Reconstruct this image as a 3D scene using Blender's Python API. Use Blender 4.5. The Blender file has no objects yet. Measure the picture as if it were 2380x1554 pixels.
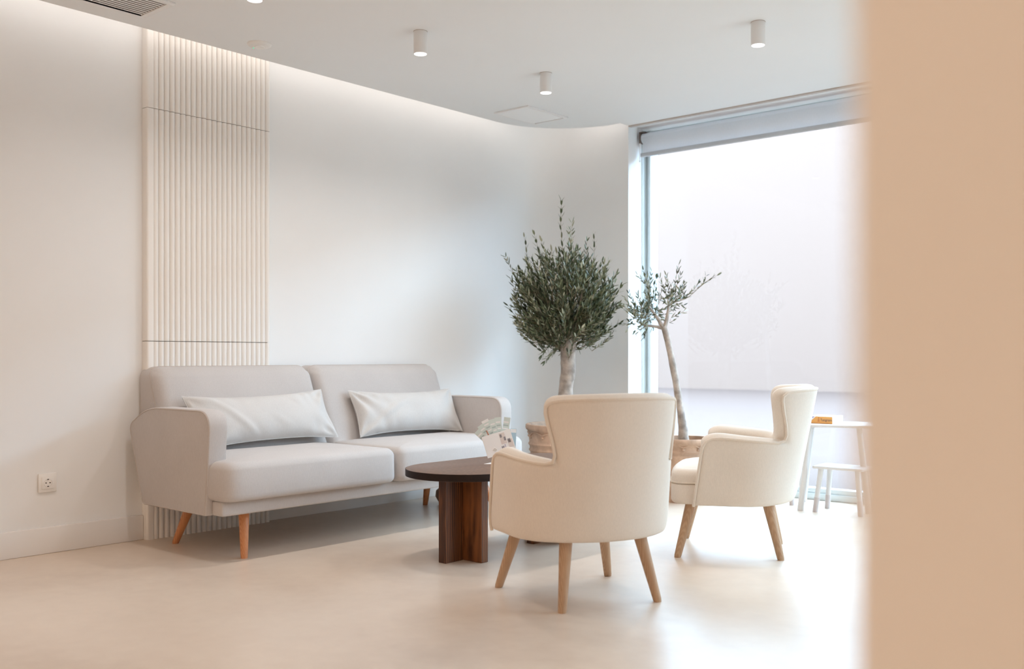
import bpy, bmesh, math, random
from mathutils import Vector, Matrix, noise
random.seed(7)
PI = math.pi
SC = bpy.context.scene
COL = SC.collection

# ---------------------------------------------------------------- camera
YAW = math.radians(41.16)                     # camera looks 41 deg left of +Y
FWD = Vector((-math.sin(YAW), math.cos(YAW), 0)); RGT = Vector((math.cos(YAW), math.sin(YAW), 0))
HC = 0.94                                     # eye height
cd = bpy.data.cameras.new('camera'); cam = bpy.data.objects.new('camera', cd); COL.objects.link(cam)
cam.location = (0, 0, HC); cam.rotation_euler = (PI/2, 0, YAW)
cd.sensor_width = 36; cd.lens = 2307/2380*36; cd.shift_y = 51/2380; cd.clip_start = 0.02
cd.dof.use_dof = True; cd.dof.focus_distance = 4.9; cd.dof.aperture_fstop = 2.2
SC.camera = cam
# ---------------------------------------------------------------- world, exposure
w = bpy.data.worlds.new('world'); SC.world = w; w.use_nodes = True
w.node_tree.nodes['Background'].inputs[0].default_value = (0.53, 0.785, 1.0, 1)
w.node_tree.nodes['Background'].inputs[1].default_value = 14.5
SC.view_settings.view_transform = 'Standard'; SC.view_settings.look = 'None'
SC.view_settings.exposure = 0.15; SC.view_settings.gamma = 1; SC.view_settings.use_curve_mapping = False
SC.cycles.max_bounces = 12; SC.cycles.diffuse_bounces = 8; SC.cycles.use_denoising = True
SC.cycles.sample_clamp_indirect = 4.0; SC.cycles.caustics_reflective = False; SC.cycles.caustics_refractive = False
# ---------------------------------------------------------------- lights
def area(name, loc, rot, sx, sy, power, color, shape='RECTANGLE', spread=180, portal=False):
    l = bpy.data.lights.new(name, 'AREA'); l.shape = shape; l.size = sx; l.size_y = sy
    l.energy = power; l.color = color; l.spread = math.radians(spread)
    if portal: l.cycles.is_portal = True
    o = bpy.data.objects.new(name, l); COL.objects.link(o); o.location = loc; o.rotation_euler = rot
    return o
CEIL = HC + 1.633
area('window_portal', (-0.56, 6.24, 1.3), (-PI/2, 0, 0), 7.1, 2.55, 1, (1, 1, 1), portal=True)
# ceiling lighting of the part of the room behind the camera plus an added fill right of the seating
area('ceiling_light_behind', (-2.4, -1.2, CEIL-0.01), (0, 0, 0), 2.6, 1.8, 27, (1, 0.73, 0.52))
area('ceiling_light_right', (1.0, -1.3, CEIL-0.01), (0, 0, 0), 2.0, 1.8, 22, (1, 0.73, 0.52))


area('added_fill_room_right', (0.9, 1.9, CEIL-0.01), (0, 0, 0), 1.6, 1.6, 13, (1, 0.76, 0.58))  # unseen fill lamp, added to warm and brighten the near armchair's back
# ---------------------------------------------------------------- materials
def nodes(name):
    m = bpy.data.materials.new(name); m.use_nodes = True
    nt = m.node_tree; return m, nt, nt.nodes['Principled BSDF']
def setp(b, **k):
    for a, v in k.items():
        n = {'rough': 'Roughness', 'metal': 'Metallic', 'spec': 'Specular IOR Level', 'sheen': 'Sheen Weight'}[a]
        b.inputs[n].default_value = v
def coord(nt, scale=(1, 1, 1), kind='Object'):
    tc = nt.nodes.new('ShaderNodeTexCoord'); mp = nt.nodes.new('ShaderNodeMapping')
    mp.inputs['Scale'].default_value = scale
    nt.links.new(tc.outputs[kind], mp.inputs['Vector']); return mp.outputs['Vector']
def nz(nt, vec, scale, detail=3, rough=0.5, dist=0.0):
    n = nt.nodes.new('ShaderNodeTexNoise'); n.inputs['Scale'].default_value = scale
    n.inputs['Detail'].default_value = detail; n.inputs['Roughness'].default_value = rough
    n.inputs['Distortion'].default_value = dist; nt.links.new(vec, n.inputs['Vector']); return n.outputs['Fac']
def ramp(nt, fac, stops):
    r = nt.nodes.new('ShaderNodeValToRGB'); el = r.color_ramp.elements
    while len(el) < len(stops): el.new(0.5)
    for e, (p, c) in zip(el, stops): e.position = p; e.color = (*c, 1)
    nt.links.new(fac, r.inputs['Fac']); return r.outputs['Color']
def bump(nt, b, h, strength, dist=0.002):
    n = nt.nodes.new('ShaderNodeBump'); n.inputs['Strength'].default_value = strength
    n.inputs['Distance'].default_value = dist; nt.links.new(h, n.inputs['Height'])
    nt.links.new(n.outputs['Normal'], b.inputs['Normal'])
def plain(name, c, rough=0.5, var=0.04, scale=6, bmp=0.0, bscale=80, **k):
    m, nt, b = nodes(name); v = coord(nt)
    f = nz(nt, v, scale)
    lo = tuple(max(0, x*(1-var)) for x in c); hi = tuple(min(1, x*(1+var)) for x in c)
    nt.links.new(ramp(nt, f, [(0.3, lo), (0.7, hi)]), b.inputs['Base Color']); setp(b, rough=rough, **k)
    if bmp: bump(nt, b, nz(nt, v, bscale, 4), bmp)
    return m
def fabric(name, c, scale=420):
    m, nt, b = nodes(name)
    v1 = coord(nt, (1, 1, 5)); v2 = coord(nt, (5, 5, 1)); v = coord(nt)
    a = nz(nt, v1, scale*0.4, 2); d = nz(nt, v2, scale*0.12, 2); e = nz(nt, v, 5, 3)
    ad = nt.nodes.new('ShaderNodeMath'); ad.operation = 'ADD'; nt.links.new(a, ad.inputs[0]); nt.links.new(d, ad.inputs[1])
    mx = nt.nodes.new('ShaderNodeMath'); mx.operation = 'MULTIPLY_ADD'; mx.inputs[1].default_value = 0.35
    nt.links.new(ad.outputs[0], mx.inputs[0])
    m2 = nt.nodes.new('ShaderNodeMath'); m2.operation = 'MULTIPLY'; m2.inputs[1].default_value = 0.3
    nt.links.new(e, m2.inputs[0]); nt.links.new(m2.outputs[0], mx.inputs[2])
    lo = tuple(x*0.93 for x in c); hi = tuple(min(1, x*1.05) for x in c)
    nt.links.new(ramp(nt, mx.outputs[0], [(0.35, lo), (0.65, hi)]), b.inputs['Base Color'])
    setp(b, rough=0.95, spec=0.1, sheen=0.03); bump(nt, b, ad.outputs[0], 0.25, 0.001)
    return m
def wood(name, dark, mid, light, rough, axis=2, scale=1.0, knots=False):
    m, nt, b = nodes(name)
    s = [14, 14, 14]; s[axis] = 1.1
    v = coord(nt, tuple(x*scale for x in s))
    f = nz(nt, v, 3.2, 2.5, 0.5, 0.9)
    wv = nt.nodes.new('ShaderNodeTexWave'); wv.wave_type = 'RINGS'; wv.inputs['Scale'].default_value = 14.5
    wv.inputs['Distortion'].default_value = 5; wv.inputs['Detail'].default_value = 3
    s2 = [4, 4, 4]; s2[axis] = 0.7
    nt.links.new(coord(nt, tuple(x*scale for x in s2)), wv.inputs['Vector'])
    mx = nt.nodes.new('ShaderNodeMath'); mx.operation = 'MULTIPLY_ADD'; mx.inputs[1].default_value = 0.35
    nt.links.new(wv.outputs['Fac'], mx.inputs[0]); m3 = nt.nodes.new('ShaderNodeMath'); m3.operation = 'MULTIPLY'
    m3.inputs[1].default_value = 0.75; nt.links.new(f, m3.inputs[0]); nt.links.new(m3.outputs[0], mx.inputs[2])
    nt.links.new(ramp(nt, mx.outputs[0], [(0.25, dark), (0.5, mid), (0.78, light)]), b.inputs['Base Color'])
    setp(b, rough=rough, spec=0.4); bump(nt, b, f, 0.12, 0.001); return m
def emit(name, c, s):
    m = bpy.data.materials.new(name); m.use_nodes = True; nt = m.node_tree; nt.nodes.remove(nt.nodes['Principled BSDF'])
    e = nt.nodes.new('ShaderNodeEmission'); e.inputs[0].default_value = (*c, 1); e.inputs[1].default_value = s
    nt.links.new(e.outputs[0], nt.nodes['Material Output'].inputs['Surface']); return m
def glassm(name):
    m = bpy.data.materials.new(name); m.use_nodes = True; nt = m.node_tree; nt.nodes.remove(nt.nodes['Principled BSDF'])
    t = nt.nodes.new('ShaderNodeBsdfTransparent'); t.inputs[0].default_value = (0.955, 0.955, 0.965, 1)
    g = nt.nodes.new('ShaderNodeBsdfGlossy'); g.inputs['Roughness'].default_value = 0.02
    fr = nt.nodes.new('ShaderNodeFresnel'); fr.inputs[0].default_value = 1.45
    mx = nt.nodes.new('ShaderNodeMixShader')
    ge = nt.nodes.new('ShaderNodeNewGeometry'); iv = nt.nodes.new('ShaderNodeMath'); iv.operation = 'SUBTRACT'; iv.inputs[0].default_value = 1
    mu = nt.nodes.new('ShaderNodeMath'); mu.operation = 'MULTIPLY'    # reflect on entering faces only (no false inner reflection)
    nt.links.new(ge.outputs['Backfacing'], iv.inputs[1]); nt.links.new(iv.outputs[0], mu.inputs[0]); nt.links.new(fr.outputs[0], mu.inputs[1])
    nt.links.new(mu.outputs[0], mx.inputs[0])
    nt.links.new(t.outputs[0], mx.inputs[1]); nt.links.new(g.outputs[0], mx.inputs[2])
    nt.links.new(mx.outputs[0], nt.nodes['Material Output'].inputs['Surface']); return m

def floor_mat():
    m, nt, b = nodes('microcement'); v = coord(nt)
    big = nz(nt, v, 0.9, 6, 0.6, 0.4); fine = nz(nt, v, 14, 4)
    mx = nt.nodes.new('ShaderNodeMath'); mx.operation = 'MULTIPLY_ADD'; mx.inputs[1].default_value = 0.25
    nt.links.new(fine, mx.inputs[0]); nt.links.new(big, mx.inputs[2])
    nt.links.new(ramp(nt, mx.outputs[0], [(0.35, (0.55, 0.43, 0.335)), (0.62, (0.66, 0.54, 0.435)), (0.85, (0.73, 0.61, 0.50))]), b.inputs['Base Color'])
    rr = nt.nodes.new('ShaderNodeMapRange'); rr.inputs['To Min'].default_value = 0.24; rr.inputs['To Max'].default_value = 0.42
    nt.links.new(big, rr.inputs['Value']); nt.links.new(rr.outputs[0], b.inputs['Roughness']); setp(b, spec=0.8)
    bump(nt, b, fine, 0.04, 0.002); return m

M = {}
M['wall'] = plain('wall_paint', (0.825, 0.825, 0.82), 0.75, 0.012, 2.0, 0.05, 260, spec=0.3)
M['ceiling'] = plain('ceiling_paint', (0.81, 0.815, 0.815), 0.85, 0.008, 1.5, spec=0.2)
M['trim'] = plain('trim_paint', (0.82, 0.79, 0.76), 0.45, 0.01, 3)
M['panel'] = plain('panel_lacquer', (0.86, 0.83, 0.79), 0.42, 0.01, 4)
M['addedground'] = plain('added_ground_tone', (0.0885, 0.0495, 0.0362), 0.9, 0.01, 3)
M['addedfacade'] = plain('added_facade_tone', (0.178, 0.115, 0.089), 0.9, 0.01, 0.3)  # warm tone offsets the blue sky light on the added building
M['shadowgap'] = plain('shadow_gap', (0.22, 0.19, 0.17), 0.9)
M['floor'] = floor_mat()
M['plastic'] = plain('white_plastic', (0.82, 0.80, 0.77), 0.35, 0.01)
M['dark'] = plain('dark_hole', (0.05, 0.035, 0.03), 0.7)
M['brownhole'] = plain('grille_void', (0.14, 0.10, 0.08), 0.9)
M['whitepaint'] = plain('white_lacquer', (0.80, 0.79, 0.78), 0.4, 0.01)
M['backlitwhite'] = plain('backlit_white_paint', (0.66, 0.635, 0.62), 0.45, 0.01)  # white paint darkened: backlit shade put into the colour
M['dipped'] = plain('dipped_paint', (0.56, 0.50, 0.49), 0.5, 0.02)
M['ventwhite'] = plain('vent_enamel', (0.9, 0.9, 0.9), 0.25, 0.0, spec=0.8)
M['alu'] = plain('painted_aluminium', (0.66, 0.70, 0.70), 0.4, 0.02, spec=0.5)
M['aludark'] = plain('gasket', (0.30, 0.33, 0.33), 0.6)
M['blind'] = fabric('blind_fabric', (0.86, 0.88, 0.90))
_nt = M['blind'].node_tree; _b = _nt.nodes['Principled BSDF']; _t = _nt.nodes.new('ShaderNodeBsdfTranslucent'); _t.inputs[0].default_value = (0.8, 0.8, 0.82, 1)
_m = _nt.nodes.new('ShaderNodeMixShader'); _m.inputs[0].default_value = 0.42; _nt.links.new(_b.outputs[0], _m.inputs[1]); _nt.links.new(_t.outputs[0], _m.inputs[2])
_nt.links.new(_m.outputs[0], _nt.nodes['Material Output'].inputs['Surface'])
M['bracket'] = plain('bracket_brown', (0.16, 0.12, 0.10), 0.6)
M['bar'] = plain('blind_bar', (0.50, 0.50, 0.51), 0.5)
M['sofa'] = fabric('sofa_linen', (0.54, 0.505, 0.485))
M['sofaseam'] = plain('sofa_piping', (0.50, 0.44, 0.40), 0.9)
M['pillow'] = fabric('pillow_linen', (0.60, 0.58, 0.56))
M['cream'] = fabric('cream_linen', (0.76, 0.68, 0.595), 520)
M['creampipe'] = fabric('cream_piping', (0.75, 0.66, 0.565), 520)
M['blackbase'] = plain('black_cloth', (0.03, 0.03, 0.03), 0.9)
M['oak'] = wood('oak_leg', (0.40, 0.245, 0.145), (0.455, 0.285, 0.17), (0.51, 0.335, 0.21), 0.5)
M['beech'] = wood('orange_beech', (0.50, 0.19, 0.075), (0.56, 0.23, 0.095), (0.62, 0.28, 0.125), 0.35)
M['walnuttop'] = wood('walnut_top', (0.100, 0.046, 0.024), (0.135, 0.066, 0.036), (0.175, 0.090, 0.052), 0.42, axis=1)
M['walnuttop'].node_tree.nodes['Principled BSDF'].inputs['Specular IOR Level'].default_value = 0.45
M['shadededge'] = plain('edge_shade_tone', (0.016, 0.007, 0.005), 0.55, 0.2, 30, spec=0.25)  # dim light on the table rim put into the colour
M['walnut'] = wood('walnut_stain', (0.026, 0.009, 0.005), (0.078, 0.027, 0.011), (0.22, 0.08, 0.026), 0.4, axis=2, scale=0.45)
M['terracotta'] = plain('weathered_terracotta', (0.50, 0.33, 0.23), 0.9, 0.25, 14, 0.6, 60)
M['soil'] = plain('soil', (0.07, 0.045, 0.03), 1.0, 0.4, 40, 1.0, 90)
M['copper'] = plain('copper', (0.50, 0.22, 0.15), 0.35, 0.05, metal=0.6)
M['orangecard'] = plain('orange_card', (0.80, 0.38, 0.10), 0.5, 0.03)
M['orangedark'] = plain('orange_print', (0.62, 0.22, 0.06), 0.5)
M['creamcard'] = plain('cream_card', (0.78, 0.76, 0.68), 0.5, 0.03)
M['yellowprint'] = plain('yellow_print', (0.80, 0.70, 0.45), 0.5)
M['ink'] = plain('brown_ink', (0.10, 0.06, 0.08), 0.6)
M['violetink'] = plain('violet_ink', (0.40, 0.34, 0.50), 0.6)
M['paper'] = plain('white_paper', (0.90, 0.89, 0.89), 0.55, 0.01)
M['palegreen'] = plain('pale_green_print', (0.68, 0.76, 0.73), 0.55, 0.04)
M['palegreendark'] = plain('grey_green_print', (0.46, 0.54, 0.53), 0.55, 0.04)
M['paleblue'] = plain('pale_blue_print', (0.45, 0.60, 0.68), 0.55)
M['skinprint'] = plain('beige_print', (0.76, 0.68, 0.65), 0.55)
M['greyprint'] = plain('grey_print', (0.35, 0.33, 0.37), 0.55)
M['basket'] = plain('brown_basket', (0.26, 0.18, 0.13), 0.9, 0.15, 60, 0.8, 120)
M['lamp'] = emit('lamp_disc', (1.0, 0.96, 0.95), 2.2)
M['led'] = emit('cove_led', (1.0, 0.92, 0.86), 8.0)
M['greenled'] = emit('green_led', (0.15, 0.8, 0.45), 1.0)
M['glass'] = glassm('window_glass')
def leafm():
    m, nt, b = nodes('olive_leaf')
    g = nt.nodes.new('ShaderNodeNewGeometry')
    r = ramp(nt, g.outputs['Random Per Island'], [(0.0, (0.035, 0.05, 0.02)), (0.5, (0.085, 0.105, 0.045)), (0.8, (0.22, 0.23, 0.14)), (1.0, (0.42, 0.41, 0.31))])
    nt.links.new(r, b.inputs['Base Color']); setp(b, rough=0.45, spec=0.5); return m
M['leaf'] = leafm()
M['bark'] = plain('olive_bark', (0.40, 0.33, 0.28), 0.95, 0.35, 22, 1.0, 70)
M['twig'] = plain('olive_twig', (0.22, 0.17, 0.11), 0.9, 0.2)

# ---------------------------------------------------------------- mesh helpers: geometry = (verts, faces)
def J(*gs):
    V, F = [], []
    for v, f in gs:
        o = len(V); V += [tuple(p) for p in v]; F += [tuple(i+o for i in q) for q in f]
    return V, F
def box(x0, x1, y0, y1, z0, z1):
    v = [(x0,y0,z0),(x1,y0,z0),(x1,y1,z0),(x0,y1,z0),(x0,y0,z1),(x1,y0,z1),(x1,y1,z1),(x0,y1,z1)]
    return v, [(0,3,2,1),(4,5,6,7),(0,1,5,4),(1,2,6,5),(2,3,7,6),(3,0,4,7)]
def bm_geo(bm):
    bm.verts.ensure_lookup_table(); bm.verts.index_update()
    g = ([tuple(v.co) for v in bm.verts], [tuple(v.index for v in f.verts) for f in bm.faces]); bm.free(); return g
def to_bm(g):
    bm = bmesh.new(); vs = [bm.verts.new(p) for p in g[0]]
    for f in g[1]:
        try: bm.faces.new([vs[i] for i in f])
        except ValueError: pass
    return bm
def bevel(g, r, seg=2, angle=None):
    bm = to_bm(g); bmesh.ops.recalc_face_normals(bm, faces=bm.faces)
    es = [e for e in bm.edges if angle is None or (len(e.link_faces) == 2 and e.calc_face_angle() > angle)]
    bmesh.ops.bevel(bm, geom=es, offset=r, segments=seg, profile=0.5, affect='EDGES', clamp_overlap=True)
    return bm_geo(bm)
def rbox(x0, x1, y0, y1, z0, z1, r=0.01, seg=2): return bevel(box(x0, x1, y0, y1, z0, z1), r, seg)
def prism(pts, z0, z1):
    n = len(pts); v = [(x, y, z0) for x, y in pts] + [(x, y, z1) for x, y in pts]
    f = [tuple(range(n))[::-1], tuple(range(n, 2*n))] + [(i, (i+1) % n, n+(i+1) % n, n+i) for i in range(n)]
    return v, f
def frame_of(t):
    t = t.normalized(); a = Vector((0, 0, 1)) if abs(t.z) < 0.9 else Vector((1, 0, 0))
    u = t.cross(a).normalized(); return u, t.cross(u)
def tube(path, rad, n=10, caps=True, closed=False):
    P = [Vector(p) for p in path]; N = len(P); R = rad if isinstance(rad, (list, tuple)) else [rad]*N
    v, f = [], []; pu = None
    for i, p in enumerate(P):
        a = P[(i-1) % N] if (closed or i > 0) else p; b = P[(i+1) % N] if (closed or i < N-1) else p
        t = (b-a).normalized()
        if pu is None: u, w_ = frame_of(t)
        else:
            u = (pu - t*pu.dot(t)).normalized(); w_ = t.cross(u)
        pu = u
        for k in range(n):
            c = 2*PI*k/n; v.append(tuple(p + (u*math.cos(c) + w_*math.sin(c))*R[i]))
    m = N if closed else N-1
    for i in range(m):
        for k in range(n):
            a, b = i*n+k, i*n+(k+1) % n; c, d = ((i+1) % N)*n+(k+1) % n, ((i+1) % N)*n+k
            f.append((a, b, c, d))
    if caps and not closed: f += [tuple(range(n))[::-1], tuple(range((N-1)*n, N*n))]
    return v, f
def lathe(prof, n=32, cx=0, cy=0):
    v, f = [], []
    for r, z in prof:
        for k in range(n): v.append((cx+r*math.cos(2*PI*k/n), cy+r*math.sin(2*PI*k/n), z))
    for i in range(len(prof)-1):
        for k in range(n): f.append((i*n+k, i*n+(k+1) % n, (i+1)*n+(k+1) % n, (i+1)*n+k))
    if prof[0][0] > 1e-4: f.append(tuple(range(n))[::-1])
    if prof[-1][0] > 1e-4: f.append(tuple(range((len(prof)-1)*n, len(prof)*n)))
    return v, f
def xf(g, mat): return [tuple(mat @ Vector(p)) for p in g[0]], g[1]
def round_poly(pts, r, seg=6):
    out = []; n = len(pts)
    for i in range(n):
        p = Vector(pts[i][:2]); a = Vector(pts[i-1][:2]); b = Vector(pts[(i+1) % n][:2])
        rr = pts[i][2] if len(pts[i]) > 2 else r
        da = (a-p); db = (b-p); rr = min(rr, da.length*0.49, db.length*0.49)
        if rr < 1e-4: out.append(tuple(p)); continue
        p0 = p + da.normalized()*rr; p1 = p + db.normalized()*rr
        for k in range(seg+1):
            t = k/seg; out.append(tuple(p0*(1-t)**2 + p*2*t*(1-t) + p1*t*t))
    return out
def densify(pts, step):
    out = []; n = len(pts)
    for i in range(n):
        a = Vector(pts[i]); b = Vector(pts[(i+1) % n]); m = max(1, int((b-a).length/step))
        for k in range(m): out.append(tuple(a.lerp(b, k/m)))
    return out
def inset(pts, d):
    n = len(pts); out = []
    area2 = sum(pts[i][0]*pts[(i+1) % n][1]-pts[(i+1) % n][0]*pts[i][1] for i in range(n)); s = 1 if area2 > 0 else -1
    for i in range(n):
        a = Vector(pts[i-1]); b = Vector(pts[(i+1) % n]); t = (b-a).normalized()
        nrm = Vector((-t.y, t.x))*s; out.append(tuple(Vector(pts[i]) + nrm*d))
    return out
def pad(outline, z0, z1, r, crown=0.01, step=0.04, rb=None, sag=None):
    """upholstered pad: outline in plan, rounded rims of radius r, top crowned"""
    o = densify(outline, step); n = len(o); rb = r if rb is None else rb
    rings = []
    for k in range(5):
        t = k/4*PI/2; rings.append((inset(o, rb*(1-math.sin(t))), z0 + rb*(1-math.cos(t))))
    for k in range(1, 7):
        t = k/6*PI/2; rings.append((inset(o, r*(1-math.cos(t))), z1 - r*(1-math.sin(t))))
    v = []; f = []
    for pts, z in rings: v += [(x, y, z) for x, y in pts]
    for i in range(len(rings)-1):
        for k in range(n): f.append((i*n+k, i*n+(k+1) % n, (i+1)*n+(k+1) % n, (i+1)*n+k))
    f.append(tuple(range(n))[::-1])
    base = (len(rings)-1)*n
    cx = sum(v[base+k][0] for k in range(n))/n; cy = sum(v[base+k][1] for k in range(n))/n
    zt = v[base][2]; prev = base
    for q in (0.96, 0.9, 0.8, 0.65, 0.5, 0.3):
        s = len(v)
        for k in range(n):
            x, y, _ = v[base+k]; v.append((cx+(x-cx)*q, cy+(y-cy)*q, zt+crown*(1-q**3)))
        for k in range(n): f.append((prev+k, prev+(k+1) % n, s+(k+1) % n, s+k))
        prev = s
    v.append((cx, cy, zt+crown)); c = len(v)-1
    for k in range(n): f.append((prev+k, prev+(k+1) % n, c))
    return v, f

# ---------------------------------------------------------------- object helpers
def mesh_of(name, g, mat, smooth=True, angle=38):
    me = bpy.data.meshes.new(name); me.from_pydata([tuple(p) for p in g[0]], [], g[1]); me.update()
    bm = bmesh.new(); bm.from_mesh(me); bmesh.ops.remove_doubles(bm, verts=bm.verts, dist=1e-6)
    bmesh.ops.recalc_face_normals(bm, faces=bm.faces); bm.to_mesh(me); bm.free()
    for m in (mat if isinstance(mat, list) else [mat]): me.materials.append(m)
    if smooth:
        me.polygons.foreach_set('use_smooth', [True]*len(me.polygons)); me.set_sharp_from_angle(angle=math.radians(angle))
    return me
def obj(name, g, mat, parent=None, world=False, smooth=True, angle=38, label=None):
    me = g if isinstance(g, bpy.types.Mesh) else mesh_of(name, g, mat, smooth, angle)
    o = bpy.data.objects.new(name, me); COL.objects.link(o)
    if parent is not None:
        o.parent = parent
        if world:
            r = parent
            off = Vector((0, 0, 0))
            while r is not None: off += r.location; r = r.parent
            o.location = -off
    if label: o['label'] = label
    return o
def tag(o, label, cat, group=None, kind=None):
    o['label'] = label; o['category'] = cat
    if group: o['group'] = group
    if kind: o['kind'] = kind
    return o
def thing(name, label, cat, loc=(0, 0, 0), rz=0, group=None):
    o = bpy.data.objects.new(name, None); COL.objects.link(o); o.location = loc; o.rotation_euler = (0, 0, rz)
    o.empty_display_size = 0.1
    return tag(o, label, cat, group)
def struct(name, g, mat, parent=None, **k):
    o = obj(name, g, mat, parent, **k)
    if parent is None: o['kind'] = 'structure'
    return o
def centre(g):
    xs, ys, zs = zip(*g[0]); c = Vector(((min(xs)+max(xs))/2, (min(ys)+max(ys))/2, min(zs)))
    return ([tuple(Vector(p)-c) for p in g[0]], g[1]), c
def solo(name, g, mat, label, cat, group=None, **k):       # a one-mesh thing, origin at its base
    g2, c = centre(g); o = obj(name, g2, mat, **k); o.location = c; return tag(o, label, cat, group)
def copy_tree(o, parent=None):
    c = o.copy(); COL.objects.link(c); c.parent = parent
    for ch in list(o.children): copy_tree(ch, c)
    return c

# ================================================================ SETTING
XA, YB, XR, YF = -4.80, 5.855, 3.0, -3.0
WT = 2.78                                                       # top of the walls, above the dropped ceiling
struct('floor', box(XA-0.1, XR+0.1, YF-0.1, 6.35, -0.1, 0), M['floor'], smooth=False)
# dropped ceiling with a light slot along the left and back walls, rounded inner corner
cp = [(-4.63, YF)]
for k in range(25):
    a = PI - k/24*PI/2; cp.append((-4.03+0.6*math.cos(a), 5.13+0.6*math.sin(a)))
cp += [(-4.005, 5.73), (-4.005, 5.85), (XR, 5.85), (XR, YF)]
struct('ceiling', prism(cp, CEIL, CEIL+0.03), M['ceiling'], smooth=False)
ceil_cove = struct('trim_1', box(XA-0.1, -3.95, YF, YB+0.1, WT, WT+0.05), M['ceiling'], smooth=False)
struct('trim_2', J(box(-4.4, -4.35, YF, 5.2, CEIL+0.03, WT), box(-4.35, -3.95, 5.15, 5.2, CEIL+0.03, WT), box(-4.0, -3.95, 5.2, YB, CEIL+0.03, WT)), M['ceiling'], smooth=False)
# left wall runs into the back stub through a soft rounded corner
R = 0.22; wp = [(XA, YF)]
for k in range(13):
    a = PI - k/12*PI/2; wp.append((XA+R+R*math.cos(a), YB-R+R*math.sin(a)))
wl = wp + [(XA+R, YB+0.12), (XA-0.12, YB+0.12), (XA-0.12, YF)]
struct('wall_left', prism(wl, 0, WT), M['wall'], angle=20)
struct('wall_back', prism([(XA+R, YB), (-4.02, YB), (-4.125, 6.21), (-4.125, 6.35), (-4.25, 6.35), (-4.25, YB+0.12), (XA+R, YB+0.12)], 0, WT), M['wall'], smooth=False)
struct('wall_right', box(XR, XR+0.12, YF, 6.35, 0, WT), M['wall'], smooth=False)
struct('wall_front', box(XA-0.12, XR+0.12, YF-0.12, YF, 0, WT), M['wall'], smooth=False)
# near partition, its end just ahead and to the right of the viewer
pw = prism(round_poly([(-0.138, 0.336), (XR, 0.336), (XR, 0.456), (-0.138, 0.456)], 0.004, 3), 0, CEIL)
struct('wall_partition', pw, M['wall'], angle=60)
# soffit of the blind pocket and window head
struct('trim_3', J(box(-4.25, XR, 5.85, 6.35, CEIL+0.035, CEIL+0.085)), M['ceiling'], smooth=False)
struct('trim_4', box(-4.004, XR, 5.832, 5.862, CEIL-0.009, CEIL+0.004), M['sofaseam'], smooth=False)
struct('added_ground', box(-60, 60, 6.36, 26, -0.22, -0.02), M['addedground'], smooth=False)  # unseen ground, added to cut daylight bouncing up onto the ceiling
struct('added_facade', box(-60, 60, 26, 27, -0.22, 9.0), M['addedfacade'], smooth=False)  # invented building, added so the panes read pale instead of blown out
# baseboards
BH = 0.126
def bb(x0, x1, y0, y1): return bevel(box(x0, x1, y0, y1, 0, BH), 0.004, 2)
struct('baseboard_left', J(bb(XA, XA+0.018, YF, 2.594), bb(XA, XA+0.018, 3.346, YB-R)), M['trim'])
struct('baseboard_back', bb(XA+R, -4.02, YB-0.018, YB), M['trim'])
# window wall
wn = bpy.data.objects.new('window_1', None); COL.objects.link(wn); wn.location = (-4.12, 6.21, 0); wn['kind'] = 'structure'
obj('window_sill', J(rbox(-4.12, XR, 6.21, 6.34, 0, 0.043, 0.004)), M['alu'], wn, world=True)
obj('window_frame', J(rbox(-4.12, XR, 6.225, 6.30, 0.043, 0.075, 0.003), rbox(-4.12, XR, 6.225, 6.30, CEIL-0.02, CEIL+0.034, 0.003)), M['alu'], wn, world=True)
jamb = J(rbox(-4.124, -4.100, 6.155, 6.30, 0.0, CEIL+0.03, 0.003), rbox(-4.100, -4.088, 6.215, 6.30, 0.043, CEIL+0.03, 0.002), rbox(-4.079, -4.058, 6.195, 6.30, 0.043, CEIL+0.03, 0.004))
obj('window_jamb', jamb, M['alu'], wn, world=True)
obj('gasket', box(-4.088, -4.079, 6.24, 6.30, 0.07, CEIL), M['aludark'], wn, world=True, smooth=False)
mull = [-2.02, 0.0, 1.5]
for x in mull: obj('mullion', rbox(x-0.025, x+0.025, 6.215, 6.30, 0.043, CEIL+0.03, 0.004), M['alu'], wn, world=True)
ed = [-4.058]+mull+[XR]
for a, b in zip(ed, ed[1:]): obj('pane', box(a, b, 6.26, 6.264, 0.07, CEIL-0.01), M['glass'], wn, world=True, smooth=False)

# roller blind, rolled nearly all the way up
bl = thing('roller_blind', 'pale grey fabric roller blind rolled almost fully up at the window head', 'blind', (-4.06, 6.08, 2.40))
bx0, bx1 = -4.055, XR-0.05
obj('roller', xf(lathe([(0.036, 0), (0.036, bx1-bx0-0.02)], 28), Matrix.Translation((bx0+0.01, 6.085, 2.527)) @ Matrix.Rotation(PI/2, 4, 'Y')), M['blind'], bl, world=True)
obj('blind_sheet', box(bx0+0.03, bx1, 6.0475, 6.0495, 2.405, 2.53), M['blind'], bl, world=True, smooth=False)
obj('bottom_bar', rbox(bx0+0.012, bx1, 6.038, 6.060, 2.385, 2.415, 0.006), M['bar'], bl, world=True)
obj('bracket', J(prism([(0, 0), (1, 0)], 0, 0) if False else rbox(bx0-0.004, bx0+0.004, 6.045, 6.125, 2.487, 2.572, 0.003), rbox(bx0, bx0+0.03, 6.05, 6.12, 2.566, 2.572, 0.002)), M['bracket'], bl, world=True, label='dark brown end bracket')
cordp = [(bx0+0.004, 6.05, 2.49), (bx0+0.002, 6.05, 2.45), (bx0+0.002, 6.05, 2.37)]
obj('chain', J(tube(cordp, 0.0035, 6), lathe([(0.001, 2.352), (0.006, 2.356), (0.007, 2.364), (0.001, 2.37)], 10, bx0+0.002, 6.05)), M['plastic'], bl, world=True)

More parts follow.
